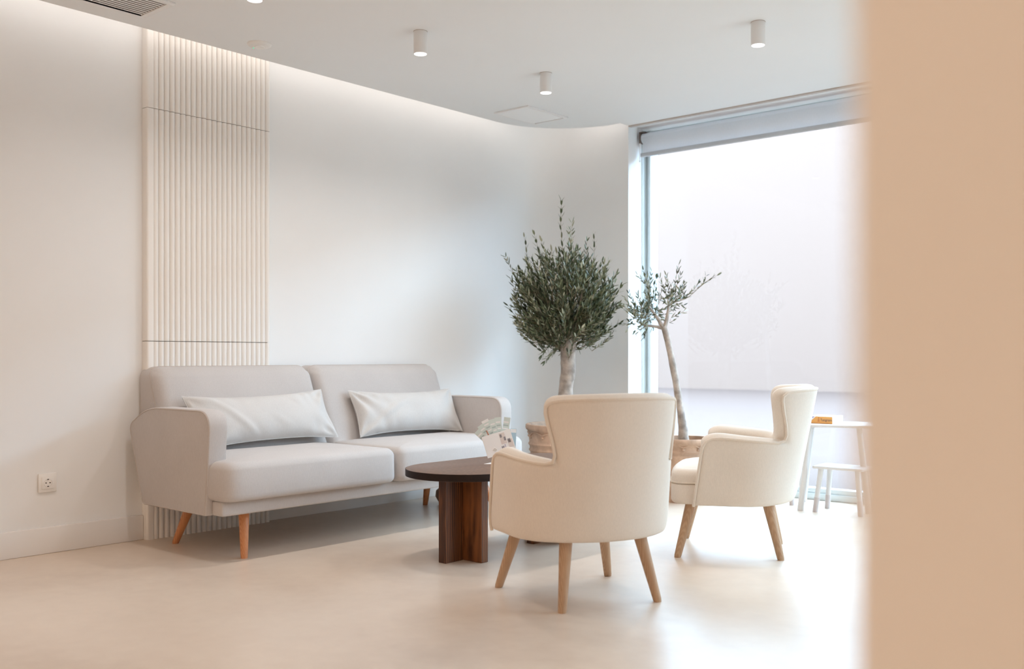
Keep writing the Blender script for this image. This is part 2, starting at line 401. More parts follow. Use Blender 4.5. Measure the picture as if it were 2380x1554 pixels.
# upstand lip on the ceiling edge with the LED strip on its wall side
def edge_path(off):
    return [(-4.63-off, YF+0.05), (-4.63-off, 5.13)] + [(-4.03+(0.6+off)*math.cos(PI-k/16*PI/2), 5.13+(0.6+off)*math.sin(PI-k/16*PI/2)) for k in range(1, 17)]
def ribbon(o0, o1, z0, z1):
    a, b = edge_path(o0), edge_path(o1); n = len(a)
    v = [(x, y, z0) for x, y in a]+[(x, y, z0) for x, y in b]+[(x, y, z1) for x, y in a]+[(x, y, z1) for x, y in b]; f = []
    for i in range(n-1):
        f += [(i, i+1, n+i+1, n+i), (2*n+i, 3*n+i, 3*n+i+1, 2*n+i+1), (i, 2*n+i, 2*n+i+1, i+1), (n+i, n+i+1, 3*n+i+1, 3*n+i)]
    f += [(0, n, 3*n, 2*n), (n-1, 3*n-1, 4*n-1, 2*n-1)]
    return v, f
struct('trim_5', ribbon(-0.03, -0.022, CEIL+0.03, CEIL+0.12), M['ceiling'], smooth=False)
led = obj('led_strip', ribbon(-0.021, -0.015, CEIL+0.085, CEIL+0.105), M['led'], smooth=False); tag(led, 'warm white light strip hidden in the ceiling slot along the wall', 'light strip')

# ================================================================ FLUTED PANEL WITH ACCESS DOOR
fp = thing('fluted_wall_panel', 'floor to ceiling white fluted wall panel behind the left end of the sofa', 'wall panel', (-4.78, 2.97, 0))
PY0, PY1, PX = 2.595, 3.345, -4.765
Z1, Z2 = 1.019, 2.216
for nm, z0, z1 in (('lower_section', 0.0, Z1-0.0015), ('access_door', Z1+0.0015, Z2-0.0015), ('upper_section', Z2+0.0015, WT-0.001)):
    edge = round_poly([(XA+0.001, PY0), (-4.748, PY0, 0.012), (-4.748, 2.631), (PX, 2.631), (PX, PY1), (XA+0.001, PY1)], 0.0005, 4)
    sec = obj(nm, prism(edge, z0, z1), M['panel'], fp, world=True, angle=50)
    n = 23; pitch = (PY1-2.631)/n
    prof = []
    for k in range(9):
        a = k/8*PI; prof.append((PX+0.019*math.sin(a)**0.8, pitch/2 - pitch/2*math.cos(a)))
    prof = [(PX-0.004, 0)] + prof + [(PX-0.004, pitch)]
    me = mesh_of('slat', prism([(x-PX, y) for x, y in prof], z0, z1), M['panel'], True, 50)
    for i in range(n):
        o = bpy.data.objects.new('slat', me); COL.objects.link(o); o.parent = sec
        o.location = Vector((PX, 2.631+i*pitch, 0))
obj('shadow_line', J(box(XA+0.002, -4.772, PY0+0.004, PY1-0.004, Z1-0.003, Z1+0.003), box(XA+0.002, -4.772, PY0+0.004, PY1-0.004, Z2-0.003, Z2+0.003)), M['shadowgap'], fp, world=True, smooth=False)

# ================================================================ WALL SOCKET
so = thing('wall_socket', 'white square power socket on the wall left of the sofa', 'socket', (XA, 2.11, 0.337-0.046))
sy, sz = 2.11, 0.337
ring = lambda r, k: (sy+r*math.cos(k), sz+r*math.sin(k))
def yz_disc(r0, r1, x0, x1, n=28):
    v, f = [], []
    for x, r in ((x0, r0), (x1, r1)):
        for k in range(n): v.append((x, sy+r*math.cos(2*PI*k/n), sz+r*math.sin(2*PI*k/n)))
    for k in range(n): f.append((k, (k+1) % n, n+(k+1) % n, n+k))
    return v, f, n
fr = rbox(XA, XA+0.010, sy-0.043, sy+0.043, sz-0.045, sz+0.045, 0.003)
obj('cover_plate', fr, M['plastic'], so, world=True)
obj('insert', rbox(XA+0.006, XA+0.013, sy-0.029, sy+0.029, sz-0.029, sz+0.029, 0.002), M['plastic'], so, world=True)
v, f, n = yz_disc(0.0205, 0.0185, XA+0.0135, XA+0.0145); v2, f2, _ = yz_disc(0.0185, 0.0175, XA+0.0145, XA+0.0132)
obj('socket_well', J((v, f), (v2, f2+[tuple(range(n, 2*n))])), M['trim'], so, world=True)
for dy in (-0.0095, 0.0095):
    a = xf(lathe([(0.0028, 0), (0.0028, 0.0022)], 12), Matrix.Translation((XA+0.0125, sy+dy, sz)) @ Matrix.Rotation(PI/2, 4, 'Y'))
    obj('contact_hole', a, M['dark'], so, world=True)
for dz in (-0.0165, 0.0165): obj('earth_clip', rbox(XA+0.0125, XA+0.0152, sy-0.004, sy+0.004, sz+dz-0.002, sz+dz+0.002, 0.0005), M['dark'], so, world=True)

# ================================================================ CEILING FITTINGS
spots = [(-3.614, 2.466, 'white cylinder ceiling downlight cut by the top edge, nearest the fluted panel'),
         (-3.632, 3.455, 'white cylinder ceiling downlight above the right half of the sofa'),
         (-3.622, 4.440, 'white cylinder ceiling downlight in front of the square air vent'),
         (-2.288, 4.445, 'white cylinder ceiling downlight nearest the window blind')]
d0 = thing('ceiling_downlight', spots[0][2], 'downlight', (spots[0][0], spots[0][1], CEIL), 0, 'white cylinder downlights on the ceiling')
obj('housing', lathe([(0.0325, -0.113), (0.0345, -0.111), (0.0345, -0.003), (0.0335, -0.0015), (0.0335, 0.0)], 36), M['whitepaint'], d0)
obj('lamp_disc', lathe([(0.0315, -0.1145), (0.0315, -0.1125)], 32), M['lamp'], d0, label='glowing round lamp face')
obj('mounting_ring', lathe([(0.0355, -0.002), (0.0355, 0.0)], 36), M['sofaseam'], d0)
for i, (x, y, lb) in enumerate(spots):
    d = d0 if i == 0 else copy_tree(d0)
    d.location = (x, y, CEIL); d['label'] = lb
    area('downlight_beam', (x, y, CEIL-0.118), (0, 0, 0), 0.055, 0.055, 6, (1, 0.95, 0.92), 'DISK', 150)
dt = thing('smoke_detector', 'flat round white ceiling detector with a tiny green light', 'detector', (-4.41, 3.038, CEIL))
obj('body', lathe([(0.030, -0.016), (0.050, -0.014), (0.060, -0.008), (0.063, -0.003), (0.063, 0)], 40), M['plastic'], dt)
obj('sensor_cap', lathe([(0.018, -0.022), (0.026, -0.020), (0.028, -0.016)], 32), M['plastic'], dt)
obj('indicator_light', xf(lathe([(0.0035, -0.018), (0.0035, -0.012)], 10), Matrix.Translation((-0.036, -0.012, 0))), M['greenled'], dt, label='tiny green light')
def grille(label, x0, x1, y0, y1, fw, n, slope, void):
    t = thing('ceiling_vent', label, 'air vent', ((x0+x1)/2, (y0+y1)/2, CEIL))
    z0 = CEIL-0.010
    fr = J(rbox(x0, x0+fw, y0, y1, z0, CEIL, 0.002), rbox(x1-fw, x1, y0, y1, z0, CEIL, 0.002),
           rbox(x0+fw, x1-fw, y0, y0+fw, z0, CEIL, 0.002), rbox(x0+fw, x1-fw, y1-fw, y1, z0, CEIL, 0.002))
    obj('frame', fr, M['whitepaint'], t, world=True)
    obj('backing', box(x0+fw, x1-fw, y0+fw, y1-fw, CEIL-0.0012, CEIL-0.0002), void, t, world=True, smooth=False)
    p = (x1-x0-2*fw)/n; L = y1-y0-2*fw - (0.0 if void is M['brownhole'] else 0.008)
    w_ = p*(0.62 if void is M['brownhole'] else 0.8)
    sl = J(([(-w_/2, 0, slope), (w_/2, 0, -slope), (w_/2, 0, -slope-0.0012), (-w_/2, 0, slope-0.0012), (-w_/2, L, slope), (w_/2, L, -slope), (w_/2, L, -slope-0.0012), (-w_/2, L, slope-0.0012)],
            [(0, 1, 2, 3), (7, 6, 5, 4), (0, 4, 5, 1), (3, 2, 6, 7), (0, 3, 7, 4), (1, 5, 6, 2)]))
    me = mesh_of('slat', sl, M['whitepaint'] if void is M['brownhole'] else M['ventwhite'], False)
    for i in range(n):
        o = bpy.data.objects.new('slat', me); COL.objects.link(o); o.parent = t
        o.location = Vector((x0+fw+(i+0.5)*p, y0+fw, CEIL-0.0030 if void is M['brownhole'] else z0+0.0045)) - t.location
grille('long slatted air vent on the ceiling above the left wall, cut by the top edge', -4.482, -4.188, 1.35, 2.43, 0.028, 10, 0.0003, M['brownhole'])
grille('square white slatted air vent on the ceiling near the rounded corner', -4.468, -4.168, 4.925, 5.352, 0.022, 14, -0.0030, M['aludark'])

# ================================================================ SOFA
sf = thing('sofa', 'long light grey two-seat fabric sofa on orange tapered wooden legs', 'sofa', (-4.4, 3.555, 0))
SY0, SY1, SYM = 2.505, 4.605, 3.555
def arm(y0, y1, outer):
    prof = [(-4.06, 0.205, 0.008), (-4.02, 0.692, 0.10), (-4.58, 0.692, 0.10), (-4.765, 0.60, 0.05), (-4.63, 0.205, 0.02)]
    rp = round_poly(prof, 0.02, 7)
    v, f = prism(rp, 0, y1-y0)
    v = [(x, y0+t, z) for x, z, t in v]
    a = obj('arm', bevel((v, f), 0.012, 3, 0.9), M['sofa'], sf, world=True, angle=30)
    for yy in (y0, y1):
        path = [(x, yy, z) for x, z in inset(densify(rp, 0.05), 0.006)]
        sg = obj('seam', tube(path, 0.0022, 6, closed=True), M['sofaseam'], a)
        sg.location = (0, 0, 0)
arm(SY0, SY0+0.095, True); arm(SY1-0.095, SY1, False)
# frame rail
obj('base_frame', bevel(box(-4.66, -4.06, SY0+0.09, SY1-0.09, 0.209, 0.275), 0.012, 3), M['sofa'], sf, world=True, angle=30)
fr_ = bevel(box(-4.058, -3.972, SY0+0.03, SY1-0.03, 0.206, 0.276), 0.012, 3)
obj('front_rail', fr_, M['sofa'], sf, world=True, angle=30)
obj('back_frame', bevel(([(-4.56, SY0+0.097, 0.205), (-4.64, SY0+0.097, 0.205), (-4.74, SY0+0.097, 0.55), (-4.56, SY0+0.097, 0.55), (-4.56, SY1-0.097, 0.205), (-4.64, SY1-0.097, 0.205), (-4.74, SY1-0.097, 0.55), (-4.56, SY1-0.097, 0.55)],
     [(0, 1, 2, 3), (7, 6, 5, 4), (0, 4, 5, 1), (1, 5, 6, 2), (2, 6, 7, 3), (3, 7, 4, 0)]), 0.015, 2), M['sofa'], sf, world=True, angle=30)
# seat cushions wrap round the arm fronts
XF = -3.90
def seat(yo, yi, s):     # yo = outer end, yi = centre line
    ya, yb = (yo+0.006, yi-0.003) if s < 0 else (yi+0.003, yo-0.006)
    ra, rb_ = (0.085, 0.065) if s < 0 else (0.065, 0.085)
    o = [(-4.52, ya, 0.06), (XF, ya, ra), (XF, yb, rb_), (-4.52, yb, 0.06)]
    g = pad(round_poly(o, 0.03, 6), 0.274, 0.458, 0.05, 0.017, 0.04, rb=0.035)
    c = obj('seat_cushion', g, M['sofa'], sf, world=True, angle=60)
    path = [(x, y, 0.296) for x, y in inset(densify(round_poly(o, 0.03, 6), 0.05), 0.0015)]
seat(SY0, SYM, -1); seat(SY1, SYM, 1)
# back cushions: slab whose section leans back, bulged face
def back_cushion(y0, y1):
    n, m = 26, 18; v, f = [], []
    r = 0.055
    def face(u, t, side):       # side 0 front, 1 rear
        y = y0 + (y1-y0)*u; z = 0.44 + (0.888-0.44)*t
        xf_ = -4.455 - 0.185*t**0.9; xr = -4.765 - 0.022*t
        e = min(1, min(u, 1-u)*(y1-y0)/r); ez = min(1, (1-t)*0.448/r)
        k = math.sqrt(max(0, 1-(1-e)**2)); kz = math.sqrt(max(0, 1-(1-ez)**2))
        xm = xf_-0.11
        bul = 0.020*math.sin(PI*u)**0.6*math.sin(PI*min(1, t*1.02))**0.6 if 0 < u < 1 else 0
        if side == 0: return (xm + (xf_+bul-xm)*(0.42+0.58*k*kz), y, z)
        return (xr, y, z)
    us = [0, 0.008, 0.022, 0.04, 0.06] + [0.06+0.88*i/14 for i in range(1, 14)] + [0.94, 0.96, 0.978, 0.992, 1]
    ts = [0] + [i/10*0.88 for i in range(1, 11)] + [0.91, 0.94, 0.965, 0.985, 1.0]
    def P(u, t, side):
        x, y, z = face(u, t, side)
        # round the upper corners in elevation
        R_ = 0.06; dy = min(u, 1-u)*(y1-y0); dz = (1-t)*0.448
        if dy < R_ and dz < R_:
            qy, qz = R_-dy, R_-dz; L = max(qy, qz); Q = math.hypot(qy, qz)
            if Q > 1e-6:
                s = L/Q; ny, nz_ = R_-qy*s, R_-qz*s
                y = y0+ny if u < 0.5 else y1-ny; z = 0.888-nz_
        return (x, y, z)
    U, T = len(us), len(ts); idx = {}
    for s in (0, 1):
        for i, u in enumerate(us):
            for j, t in enumerate(ts): idx[(s, i, j)] = len(v); v.append(P(u, t, s))
    for s in (0, 1):
        for i in range(U-1):
            for j in range(T-1): f.append((idx[(s, i, j)], idx[(s, i+1, j)], idx[(s, i+1, j+1)], idx[(s, i, j+1)]))
    for j in range(T-1):
        for i in (0, U-1): f.append((idx[(0, i, j)], idx[(1, i, j)], idx[(1, i, j+1)], idx[(0, i, j+1)]))
    for i in range(U-1):
        for j in (0, T-1): f.append((idx[(0, i, j)], idx[(0, i+1, j)], idx[(1, i+1, j)], idx[(1, i, j)]))
    c = obj('back_cushion', (v, f), M['sofa'], sf, world=True, angle=55)
    # piping round the front edge
    path = [v[idx[(0, 0, j)]] for j in range(T)] + [v[idx[(0, i, T-1)]] for i in range(1, U)] + [v[idx[(0, U-1, j)]] for j in range(T-2, -1, -1)]
    sg = obj('piping', tube(path, 0.003, 6), M['sofaseam'], c)
back_cushion(2.575, SYM-0.003); back_cushion(SYM+0.003, 4.565)
# legs
def leg(top, foot, r0, r1, mat, parent, world=True, n=20, cap=None):
    T, B = Vector(top), Vector(foot); B2 = B.lerp(T, 0.03)
    g = tube([T, B2, B], [r0, r1, r1*0.9], n)
    g = ([(x, y, max(z, 0.0)) if i >= 2*n else (x, y, z) for i, (x, y, z) in enumerate(g[0])], g[1])
    g = ([(x, y, 0.0) if i >= 2*n else (x, y, z) for i, (x, y, z) in enumerate(g[0])], g[1])
    return obj('leg', g, mat, parent, world=world)
for tx, ty, fx, fy in ((-4.075, 2.72, -3.985, 2.662), (-4.50, 2.70, -4.565, 2.645), (-4.50, 4.35, -4.555, 4.375), (-4.075, 4.37, -3.985, 4.43)):
    leg((tx, ty, 0.208), (fx, fy, 0), 0.026, 0.0165, M['beech'], sf)
    obj('leg_bracket', lathe([(0.03, 0.198), (0.03, 0.206)], 20, tx, ty), M['blackbase'], sf, world=True)

# pillows
def pillow_geo(w_, h, t, seed, diag):
    n, m = 90, 40; v, f = [], []
    for s in (1, -1):
        for i in range(n+1):
            for j in range(m+1):
                u, q = 2*i/n-1, 2*j/m-1
                u2 = math.copysign(abs(u)**0.9, u); q2 = q
                x = w_/2*u2*(1-0.055*(1-abs(q)**1.6)); y = h/2*q2*(1-0.19*(1-abs(u)**2.6))
                prof = (max(0, 1-abs(u)**3.2))**0.55*(max(0, 1-abs(q)**2.4))**0.62
                z = t/2*prof
                p = Vector((x*7+seed, y*7, s*0.7)); wr = 0
                for ci, (cxx, cyy) in enumerate(((-1, -1), (1, -1), (1, 1), (-1, 1))):
                    dx, dy = x-cxx*w_/2, y-cyy*h/2; dist = math.hypot(dx, dy); an = math.atan2(dy, dx)
                    amp = 0.0145*math.exp(-dist/(0.13+0.05*math.sin(seed*3+ci*2)))
                    wr += amp*math.sin(an*(9+2*math.sin(seed+ci))+2.5*noise.noise(p*0.6+Vector((ci, 0, 0)))+seed*ci)
                for sg in (-1, 1):
                    de = h/2-sg*y
                    wr += 0.0065*math.exp(-de/0.05)*math.sin(x*52+6*noise.noise(p*0.5)+sg)*min(1, prof*3)
                dg = x*math.sin(diag)+y*math.cos(diag)+0.03*noise.noise(p*0.4)
                wr += 0.012*max(0, math.sin(dg*38+seed))**3*max(0, noise.noise(Vector((x*3+seed, y*3, 5)))*2)
                wr += noise.noise(Vector((x*6, y*6, seed)))*0.008
                z += wr*min(1, prof*2.2)
                if (1-abs(u)) < 1e-6 or (1-abs(q)) < 1e-6:
                    z = 0; y += 0.003*noise.noise(p*3)
                v.append((x, y, s*z))
    K = (n+1)*(m+1)
    for s in (0, 1):
        for i in range(n):
            for j in range(m): f.append(tuple(s*K+a for a in (i*(m+1)+j, (i+1)*(m+1)+j, (i+1)*(m+1)+j+1, i*(m+1)+j+1)))
    return v, f
def place_pillow(label, w_, h, t, c, tilt, yaw, roll, seed, diag):
    root = thing('lumbar_cushion', label, 'cushion', c, 0, 'long scatter cushions on the sofa')
    # local x -> world Y, local y -> up leaning back, local z -> +X
    Rm = Matrix(((0, 0, 1), (1, 0, 0), (0, 1, 0))).to_4x4()
    Mx = Matrix.Rotation(yaw, 4, 'Z') @ Matrix.Rotation(-tilt, 4, 'Y') @ Matrix.Rotation(roll, 4, 'X') @ Rm
    g = xf(pillow_geo(w_, h, t, seed, diag), Mx)
    obj('cover', g, M['pillow'], root, angle=80)
    path = []
    for k in range(60):
        a = 2*PI*k/60; cu, sq = math.cos(a), math.sin(a); mx_ = max(abs(cu), abs(sq)); u, q = cu/mx_, sq/mx_
        path.append(Mx @ Vector((w_/2*u*(1-0.055*(1-abs(q)**1.6)), h/2*q*(1-0.19*(1-abs(u)**2.6)), 0)))
    obj('seam', tube(path, 0.0028, 6, closed=True), M['pillow'], root)
place_pillow('long pale linen cushion leaning behind the sofa arm on the left seat', 0.88, 0.31, 0.15, (-4.455, 3.10, 0.615), math.radians(30), 0.0, math.radians(1.0), 1.3, 0.8)
place_pillow('long pale linen cushion on the right sofa seat against the far arm', 0.79, 0.30, 0.15, (-4.44, 4.115, 0.607), math.radians(26), math.radians(-4), math.radians(-0.5), 5.1, -0.6)

# ================================================================ ARMCHAIRS
def armchair(label):
    t = thing('armchair', label, 'armchair', (0, 0, 0), 0, 'cream armchairs round the coffee table')
    x0, ax, ay = -0.03, 0.265, 0.335
    tab = [(0.0, x0-ax, 0.0)]; s = 0
    N = 200
    for k in range(1, N+1):
        th = PI/2*k/N; x, y = x0-ax*math.cos(th), ay*math.sin(th)
        s += math.hypot(x-tab[-1][1], y-tab[-1][2]); tab.append((s, x, y))
    SE = s; L = SE + 0.18+(-x0*0)
    def P(a):
        s_ = abs(a); sg = 1 if a >= 0 else -1
        if s_ >= SE: return Vector((x0+(s_-SE), sg*ay, 0)), Vector((1, 0, 0))*sg if False else Vector((1, 0, 0)), Vector((0, sg, 0))
        lo, hi = 0, N
        while hi-lo > 1:
            mi = (lo+hi)//2
            if tab[mi][0] <= s_: lo = mi
            else: hi = mi
        A, B = tab[lo], tab[hi]; q = (s_-A[0])/(B[0]-A[0])
        x, y = A[1]+(B[1]-A[1])*q, A[2]+(B[2]-A[2])*q
        nr = Vector(((x-x0)/ax**2, y/ay**2, 0)).normalized(); tg = Vector((-nr.y, nr.x, 0))
        if tg.x < 0: tg = -tg if y > 0.001 else tg
        return Vector((x, sg*y, 0)), Vector((abs(tg.x), 0, 0)), Vector((nr.x, sg*nr.y, 0))
    def arc_of_y(y):
        return min(tab, key=lambda r: abs(r[2]-y))[0]
    aw, at = arc_of_y(0.238), arc_of_y(0.283)
    ZB = 0.250
    def S(a, z):
        p, _, nr = P(a)
        wr = max(0, min(1, (-p.x-0.02)/0.26))
        p.x -= 0.105*((z-ZB)/0.55)*wr
        fr = max(0, min(1, (p.x+0.03)/0.18)); p.x += fr*(0.018-0.045*(z-ZB)/0.3)
        k = max(0, 1-(z-ZB)/0.05); p -= nr*0.014*k*k
        p.z = z; return p, nr
    # rows / columns
    NM, NA = 14, 9
    cols = [-L+(L-aw)*i/NA for i in range(NA)] + [-aw+2*aw*i/NM for i in range(NM+1)] + [aw+(L-aw)*i/NA for i in range(1, NA+1)]
    zw = 0.538
    def h(a):
        q = max(0, (abs(a)-aw)/(L-aw)); return zw + 0.030*min(1, q*1.3) - 0.020*max(0, (q-0.86)/0.14)**2
    rows = [0, 0.06, 0.18, 0.36, 0.54, 0.70, 0.84, 0.94, 1.0]
    up = [(0.575, 0.14), (0.62, 0.36), (0.67, 0.62), (0.71, 0.82), (0.74, 0.95), (0.762, 0.98), (0.776, 0.86)]
    grid = []
    for r in rows: grid.append([(a, ZB+(h(a)-ZB)*r) for a in cols])
    upg = []
    for z, q in up:
        wd = aw+(at-aw)*q
        upg.append([(-wd+2*wd*i/NM, z + (0.010*(1-abs(2*i/NM-1)**2))) for i in range(NM+1)])
    V, F = [], []
    def inner_t(a, z): return 0.088 if abs(a) > aw else 0.088+0.03*min(1, max(0, (0.6-z)/0.3))
    ids = {}
    def vert(key, p): ids[key] = len(V); V.append(p)
    C = len(cols); RR = len(rows); UR = len(up)
    def add_layer(lay):
        for r in range(RR):
            for c in range(C):
                a, z = grid[r][c]; p, nr = S(a, z)
                if lay: p = p - nr*inner_t(a, z)
                vert((lay, 'l', r, c), p)
        for r in range(UR):
            for c in range(NM+1):
                a, z = upg[r][c]; p, nr = S(a, z)
                if lay: p = p - nr*inner_t(a, z)*(1-0.12*r/UR) + Vector((0.0, 0, 0))
                vert((lay, 'u', r, c), p)
        for r in range(RR-1):
            for c in range(C-1): F.append(tuple(ids[(lay, 'l', *k)] for k in ((r, c), (r, c+1), (r+1, c+1), (r+1, c))))
        key = lambda r, c: (lay, 'l', RR-1, NA+c) if r < 0 else (lay, 'u', r, c)
        for r in range(-1, UR-1):
            for c in range(NM): F.append(tuple(ids[k] for k in (key(r, c), key(r, c+1), key(r+1, c+1), key(r+1, c))))
    add_layer(0); add_layer(1)
    # boundary (a,z) with keys, from left front bottom round to right front bottom
    loop = [('l', r, C-1) for r in range(RR)] + [('l', RR-1, c) for c in range(C-2, C-1-NA, -1)] + [('l', RR-1, NA+NM)]
    loop += [('u', r, NM) for r in range(UR)] + [('u', UR-1, c) for c in range(NM-1, -1, -1)] + [('u', r, 0) for r in range(UR-2, -1, -1)]
    loop += [('l', RR-1, c) for c in range(NA, -1, -1)] + [('l', r, 0) for r in range(RR-2, -1, -1)]
    def az(k): return grid[k[1]][k[2]] if k[0] == 'l' else upg[k[1]][k[2]]
    mids = []; pip = []
    for i, k in enumerate(loop):
        a0, z0 = az(loop[max(0, i-1)]); a1, z1 = az(loop[min(len(loop)-1, i+1)])
        ta, tz = a1-a0, z1-z0; l = math.hypot(ta, tz) or 1
        na, nz_ = tz/l, -ta/l            # outward in (a,z)
        a, z = az(k); p, nr = S(a, z)
        ta3 = (S(a+0.004, z)[0]-S(a-0.004, z)[0]).normalized()
        out = ta3*na + Vector((0, 0, 1))*nz_
        po, pi_ = V[ids[(0, *k)]], V[ids[(1, *k)]]
        lift = 0.032
        if k[0] == 'l' and k[1] < RR-1: lift = 0.012
        mid = (po+pi_)/2 + out*lift
        mids.append(len(V)); V.append(mid)
        pip.append(po*0.74 + mid*0.15 + S(a-na*0.03, z-nz_*0.03)[0]*0.11 + nr*0.0045)
    for i in range(len(loop)-1):
        o0, o1 = ids[(0, *loop[i])], ids[(0, *loop[i+1])]; n0, n1 = ids[(1, *loop[i])], ids[(1, *loop[i+1])]
        F.append((o0, o1, mids[i+1], mids[i])); F.append((mids[i], mids[i+1], n1, n0))
    for c in range(C-1):
        F.append(tuple(ids[k] for k in ((0, 'l', 0, c), (1, 'l', 0, c), (1, 'l', 0, c+1), (0, 'l', 0, c+1))))
    sh = obj('shell', (V, F), M['cream'], t, angle=180)
    md = sh.modifiers.new('subsurf', 'SUBSURF'); md.levels = 2; md.render_levels = 2
    sh.data.polygons.foreach_set('use_smooth', [True]*len(sh.data.polygons))
    # smooth the piping path a little
    for _ in range(2): pip = [pip[0]] + [(pip[i-1]+pip[i]*2+pip[i+1])/4 for i in range(1, len(pip)-1)] + [pip[-1]]
    obj('piping', tube(pip, 0.007, 8), M['creampipe'], t)
    # seat base in front of and between the arms
    o = [(-0.20, -0.17, 0.08), (-0.02, -0.270, 0.1), (0.272, -0.290, 0.085), (0.297, 0.0, 0.2), (0.272, 0.290, 0.085), (-0.02, 0.270, 0.1), (-0.20, 0.17, 0.08)]
    obj('seat_base', pad(round_poly(o, 0.03, 5), ZB+0.001, 0.345, 0.012, 0.0, 0.04, rb=0.02), M['cream'], t, angle=60)
    o2 = [(-0.19, -0.15, 0.08), (-0.02, -0.262, 0.1), (0.272, -0.286, 0.085), (0.297, 0.0, 0.2), (0.272, 0.286, 0.085), (-0.02, 0.262, 0.1), (-0.19, 0.15, 0.08)]
    sc_ = obj('seat_cushion', pad(round_poly(o2, 0.03, 5), 0.3455, 0.415, 0.042, 0.022, 0.04, rb=0.004), M['cream'], t, angle=60)
    pp = [(x, y, 0.352) for x, y in densify(round_poly(o2, 0.03, 5), 0.03)]
    obj('piping', tube(pp, 0.0045, 8, closed=True), M['creampipe'], sc_)
    for sx, tx, ty, fx, fy in ((1, 0.185, 0.195, 0.245, 0.256), (1, 0.185, -0.195, 0.245, -0.256), (0, -0.165, 0.160, -0.225, 0.206), (0, -0.165, -0.160, -0.225, -0.206)):
        leg((tx, ty, ZB+0.004), (fx, fy, 0), 0.0255, 0.0165, M['oak'], t, world=False)
    return t
c1 = armchair('cream upholstered armchair seen from behind, nearest the viewer beside the coffee table')
c2 = copy_tree(c1)
c1.location = (-2.376, 3.142, 0); c1.rotation_euler = (0, 0, math.radians(155.5))
c2.location = (-2.374, 4.35, 0); c2.rotation_euler = (0, 0, math.radians(206.8))
c2['label'] = 'cream upholstered armchair seen side on, in front of the window and toy table'

# ================================================================ COFFEE TABLE
TX, TY = -3.225, 3.365; TL = 1.12; TR = 0.285
ct = thing('coffee_table', 'dark stained oval wooden coffee table on crossed plank legs', 'coffee table', (TX, TY+0.27, 0))
o = []
for k in range(25): a = PI+k/24*PI; o.append((TX+TR*math.cos(a), TY+TR*math.sin(a)))
for k in range(25): a = k/24*PI; o.append((TX+TR*math.cos(a), TY+TL-2*TR+TR*math.sin(a)))
obj('tabletop', bevel(prism(o, 0.386, 0.420), 0.0025, 2, 0.9), M['walnuttop'], ct, world=True, angle=30)
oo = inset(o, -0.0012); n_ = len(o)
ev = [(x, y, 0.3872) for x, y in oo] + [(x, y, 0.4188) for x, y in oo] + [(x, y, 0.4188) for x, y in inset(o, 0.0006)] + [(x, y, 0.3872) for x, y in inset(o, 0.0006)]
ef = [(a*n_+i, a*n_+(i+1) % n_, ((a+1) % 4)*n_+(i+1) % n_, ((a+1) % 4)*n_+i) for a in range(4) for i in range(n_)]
obj('edge_shade_band', (ev, ef), M['shadededge'], ct, world=True, label='nearly black edge with shade in its colour')  # added band that paints the rim's shade near black
def cross(cx, cy):
    A = obj('crossed_leg', bevel(box(cx-0.0225, cx+0.0225, cy-0.138, cy+0.138, 0, 0.386), 0.002, 1), M['walnut'], ct, world=True)
    obj('plank', bevel(box(cx+0.0225, cx+0.138, cy-0.0225, cy+0.0225, 0, 0.386), 0.002, 1), M['walnut'], A)
    obj('plank', bevel(box(cx-0.138, cx-0.0225, cy-0.0225, cy+0.0225, 0, 0.386), 0.002, 1), M['walnut'], A)
cross(-3.212, 3.328); cross(-3.212, 3.95)

# things on the coffee table
TZ = 0.420
bs = thing('brochure_stand', 'small copper wire brochure stand with a white foot on the coffee table', 'stand', (-3.245, 3.62, TZ))
def cl(lat, dep, z): return tuple(Vector((-3.245, 3.62, TZ)) + RGT*lat + FWD*dep + Vector((0, 0, z)))
obj('foot', xf(lathe([(0.032, 0), (0.034, 0.003), (0.030, 0.012), (0.012, 0.020), (0.008, 0.022)], 28), Matrix.Translation(cl(0, 0, 0))), M['plastic'], bs, world=True)
obj('stem', tube([cl(0, 0, 0.02), cl(-0.012, 0, 0.045), cl(-0.065, 0.012, 0.155)], 0.003, 8), M['copper'], bs, world=True)
obj('support', tube([cl(-0.012, 0, 0.045), cl(0.06, 0.0, 0.062), cl(0.075, 0.01, 0.075)], 0.0025, 8), M['copper'], bs, world=True)
obj('clamp', bevel(xf(box(-0.009, 0.009, -0.006, 0.006, -0.009, 0.009), Matrix.Translation(cl(-0.022, -0.002, 0.062)) @ Matrix.Rotation(YAW, 4, 'Z') @ Matrix.Rotation(math.radians(30), 4, 'Y')), 0.001, 1), M['plastic'], bs, world=True)
def card(name, label, group, px, pz, ang, w_, l_, dep, lean, mat, prints, cat='leaflet'):
    """card standing in the stand: pivot (lateral px, height pz), turned ang from vertical (negative = left), leaning back"""
    root = thing(name, label, cat, cl(px, dep, pz), 0, group)
    Mx = Matrix.Rotation(YAW, 4, 'Z') @ Matrix.Rotation(-lean, 4, 'X') @ Matrix.Rotation(ang, 4, 'Y')
    obj('sheet', xf(box(-w_/2, w_/2, 0, 0.0016, 0, l_), Mx), mat, root, smooth=False)
    for nm, (a, b, c, d, mt) in prints:
        obj(nm, xf(box(a, b, -0.0005, 0.0, c, d), Mx), mt, root, smooth=False)
    return root
lab = ['pale green striped leaflet at the far left of the fan', 'pale green striped leaflet second from the left of the fan', 'white-tipped striped leaflet third from the left of the fan',
       'pale green striped leaflet fourth from the left of the fan', 'pale green striped leaflet upright in the middle of the fan', 'pale striped leaflet at the right of the fan']
